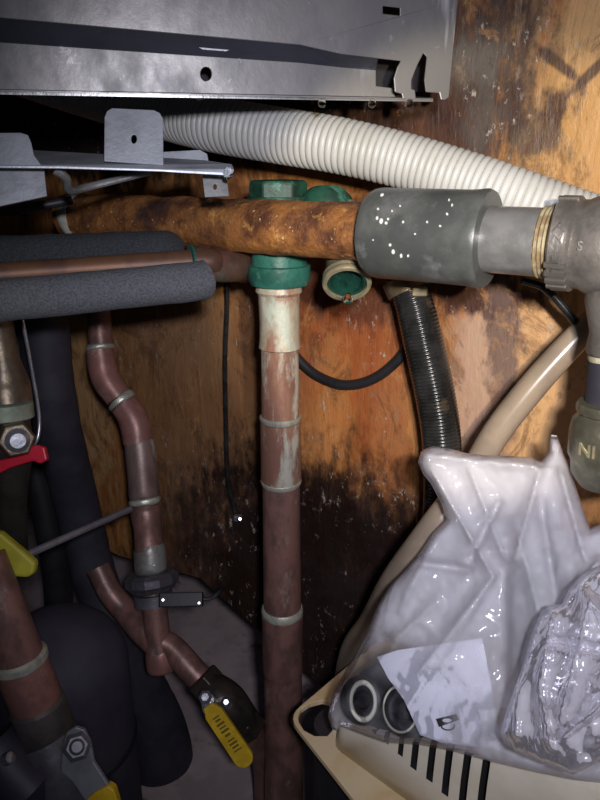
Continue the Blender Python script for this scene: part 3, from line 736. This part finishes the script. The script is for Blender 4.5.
poly = [c0 - nv * 5] + [c0 + dv * 10 - nv * 9.5] + cap + [c0 + dv * 10 + nv * 9.5] + [c0 + nv * 5]
lev = plate('lever', [LV(*p) for p in poly], .004, M['yellow'], bv, bevel=.0012); lab(lev, 'yellow vinyl lever')
plate('lever_root', [LV(*p, .0022) for p in ((200, 698), (206, 693), (216, 706), (222, 716), (212, 722), (203, 712))], .002, M['chrome'], bv)
vs, fs = [], []
for i, (t, wd) in enumerate(((14, 5), (17.5, 4), (22, 6), (26, 5), (30, 6), (35, 4), (41, 5), (45, 6), (49, 5), (53, 6))):
    c = c0 + dv * t
    for (a, b_) in ((-1.2, -wd * .8), (1.2, -wd * .8), (1.2, wd * .7), (-1.2, wd * .7)):
        for o in (-.0004, .0003):
            vs.append(LV(*(c + dv * a * (1 if i % 3 else .7) + nv * b_), o))
    j = i * 8; fs += [(j, j + 2, j + 4, j + 6), (j + 1, j + 7, j + 5, j + 3), (j, j + 1, j + 3, j + 2), (j + 2, j + 3, j + 5, j + 4), (j + 4, j + 5, j + 7, j + 6), (j + 6, j + 7, j + 1, j)]
lab(link_mesh('lever_print', vs, fs, simple('dark_olive_print', (.16, .10, .01), (.12, .08, .01), 60, .7), parent=lev, smooth=False), 'worn dark print on the lever')

# ------------------------------------------------------------------ tank, lower left
tk = thing('tank', V(70, 800, .60), 'dark rounded rubbery tank low at the left behind the copper pipe', 'tank')
ta_, tb2 = V(66, 588, .60), V(60, 960, .74)
cx = V(64, 690, .60)
top = cx + Vector((0, 0, .075)); bot = Vector((cx.x, cx.y, .0))
H = (top - bot).length; Rr = .056
pf = [(0, .002)] + [(Rr * .9 * (1 - math.cos(a)) / H, Rr * math.sin(a)) for a in [math.pi / 2 * i / 8 for i in range(1, 9)]] + [(.6, Rr), (.97, Rr), (1, Rr * .9)]
lathe('shell', top, bot, pf, M['tank'], tk, seg=48)
lathe('seam', top + Vector((0, 0, -.125)), top + Vector((0, 0, -.132)), [(0, Rr), (.2, Rr + .0015), (.8, Rr + .0015), (1, Rr)], M['black_rubber'], tk, seg=48)

# ------------------------------------------------------------------ lower left copper pipe and valve
lp = thing('copper_pipe', V(40, 800, .46), 'dim copper pipe with a bright solder ring at the lower left corner', 'pipe')
tube('pipe', [(V(-20, 560, .42), .0150), (V(0, 610, .425), .0150), (V(20, 660, .435), .0150), (V(38, 710, .445), .0150), (V(60, 770, .455), .0150)], M['copper'], lp, seg=32)
lathe('solder_ring', V(18, 654, .434), V(21, 664, .436), [(0, .0153), (.2, .0172), (.8, .0170), (1, .0153)], M['solder'], lp, seg=32, jitter=.0008)
lab(lathe('pipe_sleeve', V(21, 664, .436), V(36, 702, .443), [(0, .0160), (.9, .0162), (1, .0155)], M['copper_red'], lp, seg=32), 'reddish copper sleeve')
lathe('lower_joint', V(36, 702, .443), V(48, 735, .449), [(0, .0153), (.08, .0172), (.9, .0172), (1, .0155)], simple('grey_brass', (.14, .12, .11), (.09, .08, .08), 60, .45, .4, .3), lp, seg=32)
gv = thing('ball_valve', V(70, 800, .44), 'grey ball valve with bolted steel lever and yellow tip in bottom left corner', 'valve')
gm = simple('dim_nickel', (.12, .115, .13), (.08, .078, .09), 60, .45, .4, .3)
tube('body', [(V(44, 735, .448), .019), (V(56, 765, .45), .022), (V(70, 805, .455), .022), (V(80, 840, .46), .020)], gm, gv, seg=28)
lathe('body_end', V(-10, 745, .44), V(40, 800, .44), [(0, .020), (.8, .022), (1, .015)], simple('dark_purple_metal', (.05, .045, .065), (.035, .032, .045), 40, .5, .3), gv, seg=28)
lathe('side_screw', V(12, 757, .405), V(5, 760, .407), [(0, .002), (.15, .0035), (1, .0035)], M['chrome'], gv, seg=12)
LG = lambda x, y, o=0: V(x, y, .410 + o)
lg = plate('lever', [LG(*p) for p in ((62, 746), (66, 733), (75, 727), (84, 730), (90, 742), (94, 762), (104, 778), (114, 792), (120, 815), (100, 820), (88, 806), (72, 782), (60, 772))], .0035, simple('grey_lever', (.26, .26, .29), (.19, .19, .21), 50, .45, .4), gv, bevel=.001)
lathe('lever_nut', LG(77, 747), LG(77, 747, -.006), [(0, .0078), (.1, .0085), (.8, .0085), (1, .006)], gm, gv, seg=6, smooth=False)
lathe('lever_stud', LG(77, 747, -.006), LG(77, 747, -.009), [(0, .0045), (.7, .0045), (1, .003)], gm, gv, seg=14)
lab(plate('grip', [LG(*p, -.002) for p in ((86, 800), (96, 792), (108, 786), (114, 790), (128, 840), (105, 850))], .007, M['yellow'], gv, bevel=.0012), 'yellow grip tip')

# ------------------------------------------------------------------ cream pump housing
PZ = CZ - .36                     # height of its rim plate
def PF(px, py, dz=0): p = onZ(px, py, PZ); return Vector((p.x, p.y, p.z + dz))
pump = thing('condensate_pump', PF(420, 800) - Vector((0, 0, .10)), 'cream plastic slotted pump housing under the plastic bag', 'pump')
corner = PF(288, 716); e1 = (PF(352, 800) - PF(291, 722)).normalized(); e2 = (PF(346, 664) - PF(296, 706)).normalized()
LE1, LE2 = .26, .15
def rim(u, v, dz=0): return corner + e1 * u + e2 * v + Vector((0, 0, dz))
def rounded(pts, r, n=5):
    out = []
    for i in range(len(pts)):
        p = pts[i]; a = (pts[i - 1] - p).normalized(); b_ = (pts[(i + 1) % len(pts)] - p).normalized()
        for k in range(n + 1):
            t = k / n; q0 = p + a * r; q1 = p + b_ * r
            out.append((q0 * (1 - t) ** 2 + p * 2 * t * (1 - t) + q1 * t * t))
    return out
FE = Vector((.722, -.692, 0)).normalized()      # the slotted front of the cover
b0 = PF(331, 745); b1 = b0 + FE * .25; b2 = b1 + e2 * .12; b3 = rim(.026, LE2 - .012)
q1 = b1 + FE * .015 - e2 * .02; q2 = b2 + FE * .015 + e2 * .012
ring = rounded([rim(0, 0), rim(.20, 0), q1, q2, rim(0, LE2)], .012)
hole = [PF(*p) for p in ((298, 716), (301, 709), (310, 703), (322, 700), (330, 702), (334, 712), (334, 728), (327, 736), (315, 736), (304, 730), (299, 722))]
lab(plate('rim_plate', ring, .004, M['cream_dirty'], pump, holes=[hole], bevel=.0012, normal=Vector((0, 0, -1))), 'yellowed cream rim with large corner hole')
# raised cover with slots
HB = .040; H0, HS, HMAX = .019, .52, .13    # the cover rises from its left corner
bp = rounded([b0, b1, b2, b3], .009); n_ = len(bp); vs, fs = [], []
cen = sum(bp, Vector()) / n_
lv = [(0, 0), (HB * .85, .03), (HB * .96, .055), (HB, .10)]
for z, s_ in lv:
    for p in bp:
        q = p.lerp(cen, s_ * .6); u_ = (p - b0).dot(FE); k_ = min(HMAX, H0 + HS * u_) / HB
        vs.append(Vector((q.x, q.y, PZ + z * k_)))
for i in range(len(lv) - 1):
    for j in range(n_): fs.append((i * n_ + j, i * n_ + (j + 1) % n_, (i + 1) * n_ + (j + 1) % n_, (i + 1) * n_ + j))
fs.append(tuple((len(lv) - 1) * n_ + j for j in range(n_)))
cover = link_mesh('cover', vs, fs, M['cream'], parent=pump)
# vent slots: dark narrow recesses cut as boolean pockets
nrm = Vector((FE.y, -FE.x, 0))
if nrm.dot(CAM - corner) < 0: nrm = -nrm
wallbase = b0
def face_hit(px, py):     # point on the cover's front side plane
    r = ray(px, py); t = (b0 - CAM).dot(nrm) / r.dot(nrm); return CAM + r * t
slots = [((371, 722), (372, 734)), ((385.5, 722), (385, 744)), (((401, 726), (399.5, 756))), ((416, 730), (413, 769)), ((434, 736), (429, 781)), ((451, 742), (444.5, 795)), ((469, 750), (461, 812)), ((488, 760), (478, 828))]
cvs, cfs = [], []
for (t_, b_) in slots:
    P0 = face_hit(*t_); P1 = face_hit(*b_)
    u0 = (P1 - b0).dot(FE); zt = PZ + HB * .98 + .01; zb = max(P1.z, PZ + .003)
    wd = .0018 + .0004 * (slots.index((t_, b_)) > 2)
    i0 = len(cvs)
    for du in (-wd, wd):
        for dn in (.01, -.009):
            for zz in (zb, PZ + min(HMAX, H0 + HS * u0) * 1.02):
                p = b0 + FE * (u0 + du) + nrm * dn; cvs.append(Vector((p.x, p.y, zz)))
    cfs += [tuple(i0 + j for j in q) for q in ((0, 1, 3, 2), (4, 6, 7, 5), (0, 4, 5, 1), (2, 3, 7, 6), (0, 2, 6, 4), (1, 5, 7, 3))]
cut = link_mesh('cutter', cvs, cfs, M['slot'], parent=pump, smooth=False)
bmod = cover.modifiers.new('slots', 'BOOLEAN'); bmod.object = cut; bmod.operation = 'DIFFERENCE'; bmod.solver = 'EXACT'
# close the cover so the cut reads as pockets
bm = bmesh.new(); bm.from_mesh(cover.data); be = [e for e in bm.edges if e.is_boundary]
bmesh.ops.contextual_create(bm, geom=be); bmesh.ops.recalc_face_normals(bm, faces=bm.faces[:]); bm.to_mesh(cover.data); bm.free()
cover.data.materials.append(M['slot'])
dg = bpy.context.evaluated_depsgraph_get(); me2 = bpy.data.meshes.new_from_object(cover.evaluated_get(dg), depsgraph=dg)
cover.modifiers.clear(); cover.data = me2; bpy.data.objects.remove(cut)
# lower tank of the pump and the timber block that carries it
tp = rounded([rim(.012, .012), rim(.19, .012), q1 - FE * .02 + e2 * .01, q2 - FE * .02 - e2 * .01, rim(.012, LE2 - .012)], .012)
plate('reservoir', [Vector((p.x, p.y, PZ - .004)) for p in tp], .095, simple('dark_reservoir', (.02, .018, .024), (.03, .026, .03), 30, .6), pump, normal=Vector((0, 0, -1)))
blk = plate('timber_block', [rim(.035, .03, -.0995 ), rim(.18, .03, -.0995), rim(.18, LE2 - .03, -.0995), rim(.035, LE2 - .03, -.0995)], PZ - .0995, M['block'], normal=Vector((0, 0, -1)))
tag(blk, 'dark timber block standing under the cream pump', 'block')

# ------------------------------------------------------------------ bag contents (lying on the cover)
ZT = PZ + HB
def TP(px, py, z=ZT): return onZ(px, py, z)
def torus(name, c, nrm_, R1, r1, mat, parent=None, xs=1.0):
    M3 = frame(nrm_, Vector((1, 0, 0))); vs, fs = [], []
    for i in range(40):
        a = 2 * math.pi * i / 40
        for j in range(12):
            b_ = 2 * math.pi * j / 12
            vs.append(c + M3 @ Vector(((R1 + r1 * math.cos(b_)) * math.cos(a) * xs, (R1 + r1 * math.cos(b_)) * math.sin(a), r1 * math.sin(b_))))
    for i in range(40):
        for j in range(12):
            fs.append((i * 12 + j, ((i + 1) % 40) * 12 + j, ((i + 1) % 40) * 12 + (j + 1) % 12, i * 12 + (j + 1) % 12))
    return link_mesh(name, vs, fs, mat, parent=parent)

# bag plane: leans back from the pump's front edge towards the wall
def bagD(px, py):
    """depth of the bag's middle surface: foot on the pump, head near the wall"""
    t = min(1.15, max(-.1, (py - 440) / 340)); s = (px - 330) / 270
    foot = .425 - .130 * s; head = .430 - .050 * s
    return head + (foot - head) * t
BAGO = V(450, 640, .40)
M['bag'] = bag_mat('milky_polythene', .46, (.93, .92, .96), .5, 11, .35, thin=[(V(382, 706, bagD(382, 706) - .01) - BAGO, .050, .46), (V(448, 722, bagD(448, 722) - .01) - BAGO, .026, .34)])
outline = [(418, 462), (421, 451), (432, 446), (448, 448), (466, 453), (484, 455), (508, 456), (530, 457), (541, 462), (549, 452), (550, 438), (554, 431), (558, 438), (563, 452), (568, 464),
           (576, 487), (583, 508), (590, 528), (600, 524), (625, 515), (660, 520), (690, 600), (690, 760), (640, 776), (600, 783), (573, 780), (530, 771), (492, 762), (455, 752), (420, 745),
           (385, 743), (355, 732), (341, 726), (334, 735), (328, 716), (331, 700), (338, 684), (347, 668), (356, 652), (368, 630), (379, 604), (391, 585), (404, 572), (420, 553), (434, 532), (447, 519), (441, 503), (431, 484), (423, 474)]
def inside(x, y, P):
    c = False
    for i in range(len(P)):
        x0, y0 = P[i]; x1, y1 = P[i - 1]
        if (y0 > y) != (y1 > y) and x < (x1 - x0) * (y - y0) / (y1 - y0) + x0: c = not c
    return c
def near(x, y, P):
    best = (1e9, 0, 0)
    for i in range(len(P)):
        ax_, ay = P[i - 1]; bx, by = P[i]
        dx, dy = bx - ax_, by - ay; t = max(0, min(1, ((x - ax_) * dx + (y - ay) * dy) / (dx * dx + dy * dy)))
        qx, qy = ax_ + dx * t, ay + dy * t; d = math.hypot(x - qx, y - qy)
        if d < best[0]: best = (d, qx, qy)
    return best
def seg_d(x, y, a, b_):
    dx, dy = b_[0] - a[0], b_[1] - a[1]; L = math.hypot(dx, dy)
    t = ((x - a[0]) * dx + (y - a[1]) * dy) / (L * L); s = ((x - a[0]) * -dy + (y - a[1]) * dx) / L
    return t, s
def pillow(P, step, depthf, thick, folds, namp, nscale, seed, mat, name, back=.6, edge=26, origin=None):
    xs0 = min(p[0] for p in P); xs1 = max(p[0] for p in P); ys0 = min(p[1] for p in P); ys1 = max(p[1] for p in P)
    nx = int((xs1 - xs0) / step) + 3; ny = int((ys1 - ys0) / step) + 3
    ins = {}
    for i in range(nx):
        for j in range(ny):
            x, y = xs0 + (i - 1) * step, ys0 + (j - 1) * step
            if inside(x, y, P): ins[i, j] = (x, y)
    cells = [(i, j) for i in range(nx) for j in range(ny) if all(k in ins for k in ((i, j), (i + 1, j), (i + 1, j + 1), (i, j + 1)))]
    used = {}
    cnt = {}
    for (i, j) in cells:
        for k in ((i, j), (i + 1, j), (i + 1, j + 1), (i, j + 1)): cnt[k] = cnt.get(k, 0) + 1
    vs = []; fi = {}; ba = {}
    for k, c in cnt.items():
        x, y = ins[k]; d, qx, qy = near(x, y, P); bd = c < 4
        if bd: x, y, d = qx, qy, 0
        e = min(1, d / edge); puff = math.sqrt(max(0, 1 - (1 - e) ** 2))
        h = thick * puff
        ed = min(1, d / 7)
        for (a, b_, amp, wd, kind) in folds:
            t, s = seg_d(x, y, a, b_)
            env = max(0, 1 - (max(0, abs(t - .5) - .38) / .18) ** 2) if abs(t - .5) < .56 else 0
            if kind == 'r': g = math.exp(-abs(s) / wd)          # sharp ridge
            elif kind == 'v': g = -math.exp(-(s / wd) ** 2)
            else: g = 1 / (1 + math.exp(max(-30, min(30, -s / wd * 3)))) * math.exp(-max(0, s) / (wd * 6))
            h += amp * g * env * ed
        q = Vector((x * nscale, y * nscale, seed))
        nz = 1 - abs(noise.noise(q)) * 2.4; nz2 = 1 - abs(noise.noise(q * 2.3 + Vector((5, 1, 0)))) * 2.2; nz3 = noise.noise(q * 6)
        h += namp * ed * (nz * .9 + nz2 * .5 + nz3 * .25)
        D0 = depthf(x, y)
        fi[k] = len(vs); vs.append(V(x, y, D0 - h))
        if not bd:
            ba[k] = len(vs); vs.append(V(x, y, D0 + thick * back * puff + namp * .6 * ed * noise.noise(q * 1.5 + Vector((9, 9, 9)))))
        else: ba[k] = fi[k]
    fs = []
    for (i, j) in cells:
        a, b_, c, d = (i, j), (i + 1, j), (i + 1, j + 1), (i, j + 1)
        fs.append((fi[a], fi[d], fi[c], fi[b_])); 
        bk = (ba[a], ba[b_], ba[c], ba[d])
        if bk != (fi[a], fi[b_], fi[c], fi[d]): fs.append(bk)
    return link_mesh(name, vs, fs, mat, sharp=170, origin=origin)
folds = [((432, 470), (492, 575), .009, 7, 'r'), ((470, 470), (505, 560), .006, 5, 'r'), ((495, 575), (415, 680), .008, 6, 'r'), ((540, 470), (515, 560), .007, 6, 'r'),
         ((508, 560), (510, 700), -.010, 8, 's'), ((560, 470), (585, 560), .006, 6, 'r'), ((515, 520), (540, 620), .005, 10, 'r'), ((445, 520), (400, 610), .006, 8, 'r'),
         ((395, 640), (440, 600), .004, 6, 'r'), ((420, 455), (545, 468), .007, 7, 'r'), ((470, 570), (400, 560), .005, 6, 'v'), ((350, 700), (400, 640), .004, 6, 'r'),
         ((480, 600), (400, 720), .005, 6, 'r'), ((540, 500), (560, 620), .005, 7, 'v'), ((600, 560), (540, 640), .012, 8, 'r'), ((480, 740), (600, 700), .004, 8, 'r'), ((500, 500), (470, 560), .006, 5, 'v')]
bag = pillow(outline, 2.4, bagD, .0095, [(a, b_, c * 1.15, w_ * .8, k) for a, b_, c, w_, k in folds], .0014, .030, 3.1, M['bag'], 'plastic_bag', back=.9, edge=13, origin=BAGO)
tag(bag, 'milky translucent plastic bag of small parts slumped on the cream pump', 'plastic bag')
out2 = [(700, 560), (640, 558), (600, 566), (583, 574), (570, 588), (562, 604), (548, 606), (538, 618), (530, 640), (524, 662), (514, 690), (505, 715), (500, 735), (512, 750), (540, 762), (573, 775), (600, 762), (640, 750), (700, 740)]
folds2 = [((553, 606), (540, 690), .008, 4, 'r'), ((540, 690), (552, 750), .007, 4, 'r'), ((590, 600), (560, 720), .008, 5, 'r'), ((520, 680), (515, 740), .006, 5, 'r'), ((600, 650), (545, 640), .006, 5, 'v'), ((610, 700), (560, 740), .007, 5, 'r'), ((575, 580), (620, 640), .007, 5, 'r')]
bag2 = pillow(out2, 2.4, lambda x, y: bagD(x, y) - .034, .008, folds2, .0012, .035, 8.4, M['bag_clear'], 'plastic_bag', back=.5, edge=20)
tag(bag2, 'crumpled clear plastic bag lying over the milky bag at right', 'plastic bag')

# contents
def BI(px, py, off=0): return V(px, py, bagD(px, py) + off)
g1 = torus('rubber_grommet', BI(363, 700, .002), (CAM - BI(363, 700)) + Vector((-.1, 0, 0)), .0092, .0048, M['black_rubber'])
tag(g1, 'black rubber grommet behind the small ivory ring in the bag', 'grommet')
g2 = torus('rubber_grommet', BI(406, 710, .003), (CAM - BI(406, 714)) + Vector((-.12, 0, 0)), .0096, .0050, M['black_rubber'])
tag(g2, 'black rubber grommet right of the small ivory ring', 'grommet')
o1 = torus('o_ring', BI(363, 701, -.0050), (CAM - BI(362, 703)) + Vector((-.14, 0, .02)), .0100, .0016, M['ring_white'], xs=.74)
tag(o1, 'small ivory rubber ring seen whole through the bag', 'ring')
o2 = torus('o_ring', BI(400, 709, -.0045), (CAM - BI(388, 712)) + Vector((-.3, 0, .02)), .0118, .0007, M['ring_white'], xs=.9)
tag(o2, 'thin ivory ring edging the right black grommet', 'ring')
M['paper'] = simple('white_paper', (.80, .80, .86), (.75, .75, .82), 20, .7)
pp = thing('paper_slip', BI(450, 700, .003), 'folded white paper slip printed with a small logo inside the bag', 'paper')
pa_, pb_, pc_ = BI(400, 660, -.004), BI(490, 650, -.004), BI(450, 735, -.004)
pnn = (pb_ - pa_).cross(pc_ - pa_).normalized()
def PB(x, y, o=0):
    r = ray(x, y); return CAM + r * ((pa_ - CAM).dot(pnn) / r.dot(pnn) + o)
pad = plate('rubber_pad', [PB(*p, .012) for p in ((350, 684), (362, 670), (376, 663), (388, 678), (404, 700), (424, 716), (424, 736), (400, 734), (375, 728), (352, 718), (343, 706))], .003, M['black_rubber'], bevel=.001)
tag(pad, 'flat black rubber piece lying under the ivory rings in the bag', 'rubber pad')
plate('sheet', [PB(*p) for p in ((377, 657), (398, 650), (440, 644), (482, 638), (492, 690), (500, 750), (440, 742), (420, 735), (404, 700), (388, 678))], .0004, M['paper'], pp)
plate('dot', [PB(*p, -.0016) for p in [(451 + 2.6 * math.cos(a), 668 + 2.6 * math.sin(a)) for a in [math.pi * i / 6 for i in range(12)]]], .0003, simple('grey_print', (.2, .2, .25), (.25, .25, .3), 50, .7), pp)
lg_ = [plate('logo', [PB(*p, -.0016) for p in ((436, 719), (456, 714), (459, 720), (439, 727))], .0003, M['dark_text'], pp,
       holes=[[PB(447 + 5 * math.cos(a), 720.5 + 2 * math.sin(a), -.0016) for a in [math.pi * i / 6 for i in range(12)]]])]
ov = [(448 + 6.5 * math.cos(a), 726 + 4 * math.sin(a)) for a in [math.pi * i / 8 for i in range(-1, 10)]]
tube('logo_curve', [(PB(*p, -.0016), .0004) for p in ov], M['dark_text'], pp, seg=6, n=2)
# something grey showing through the upper right of the bag
gb = plate('rubber_sleeve', [BI(*p, .006) for p in ((512, 560), (545, 545), (575, 560), (585, 640), (560, 690), (520, 690), (508, 620))], .012, simple('grey_rubber', (.16, .16, .17), (.22, .22, .23), 30, .6), bevel=.003)
tag(gb, 'blurry grey part showing through upper right of the milky bag', 'rubber part')

# ------------------------------------------------------------------ water drops
for i, (p, r, lbl) in enumerate(((( 322, 103.5), .0022, 'water drop under the casing lip, leftmost of three'), ((372, 104), .0022, 'water drop under the casing lip, middle of three'), ((409, 105), .0026, 'water drop under the casing lip, rightmost of three'))):
    tag(droplet(C(*p, 0), r), lbl, 'water drop', 'water drops under the casing lip')
tag(droplet(B(228, 174, -.001), .0026), 'water drop hanging from the right end of the bracket', 'water drop')
tag(droplet(pe + Vector((0, -.010, -.004)) + pn * .004, .0030), 'water drop hanging from the open brass port', 'water drop')
# paint drips stuck to the coupling
vs, fs = [], []
for (px, py, r) in [(382, 195, 3), (378, 209, 2), (381, 221, 3), (386, 223, 2.4), (377, 218, 2.2), (388, 219, 1.8), (400, 206, 1.4), (403, 222, 1.6), (415, 234, 1.6), (427, 222, 1.5), (440, 226, 1.8), (447, 214, 1.8), (449, 200, 1.4), (452, 205, 1.4), (373, 240, 1.3), (390, 245, 2.2), (393, 252, 2.6), (401, 256, 2), (408, 256, 1.6), (392, 211, 1.4)]:
    r_ = ray(px, py); o_ = CAM - ca; dxx = (cb - ca).normalized()
    a_ = r_ - dxx * r_.dot(dxx); b_ = o_ - dxx * o_.dot(dxx)
    A, Bq, Cq = a_.dot(a_), 2 * a_.dot(b_), b_.dot(b_) - (cr) ** 2; disc = Bq * Bq - 4 * A * Cq
    if disc < 0: continue
    t = (-Bq - math.sqrt(disc)) / (2 * A); p = CAM + r_ * t; nn = (p - ca); nn = (nn - dxx * nn.dot(dxx)).normalized(); tt = nn.cross(dxx)
    rr_ = r * .27 / F; i0 = len(vs); st_ = 1 + rnd.random() * .8
    for k in range(3):
        for q in range(8):
            a = 2 * math.pi * q / 8; s = (1, .75, .2)[k]
            vs.append(p + (dxx * math.cos(a) + tt * math.sin(a) * st_) * rr_ * s + nn * (-.0003, .0005, .0008)[k])
    for k in range(2):
        for q in range(8): fs.append((i0 + k * 8 + q, i0 + k * 8 + (q + 1) % 8, i0 + (k + 1) * 8 + (q + 1) % 8, i0 + (k + 1) * 8 + q))
    fs.append(tuple(i0 + 16 + q for q in range(8)))
sp = link_mesh('paint_spatter', vs, fs, M['drip'], parent=run); sp['kind'] = 'stuff'; lab(sp, 'white spatter on the grey coupling')
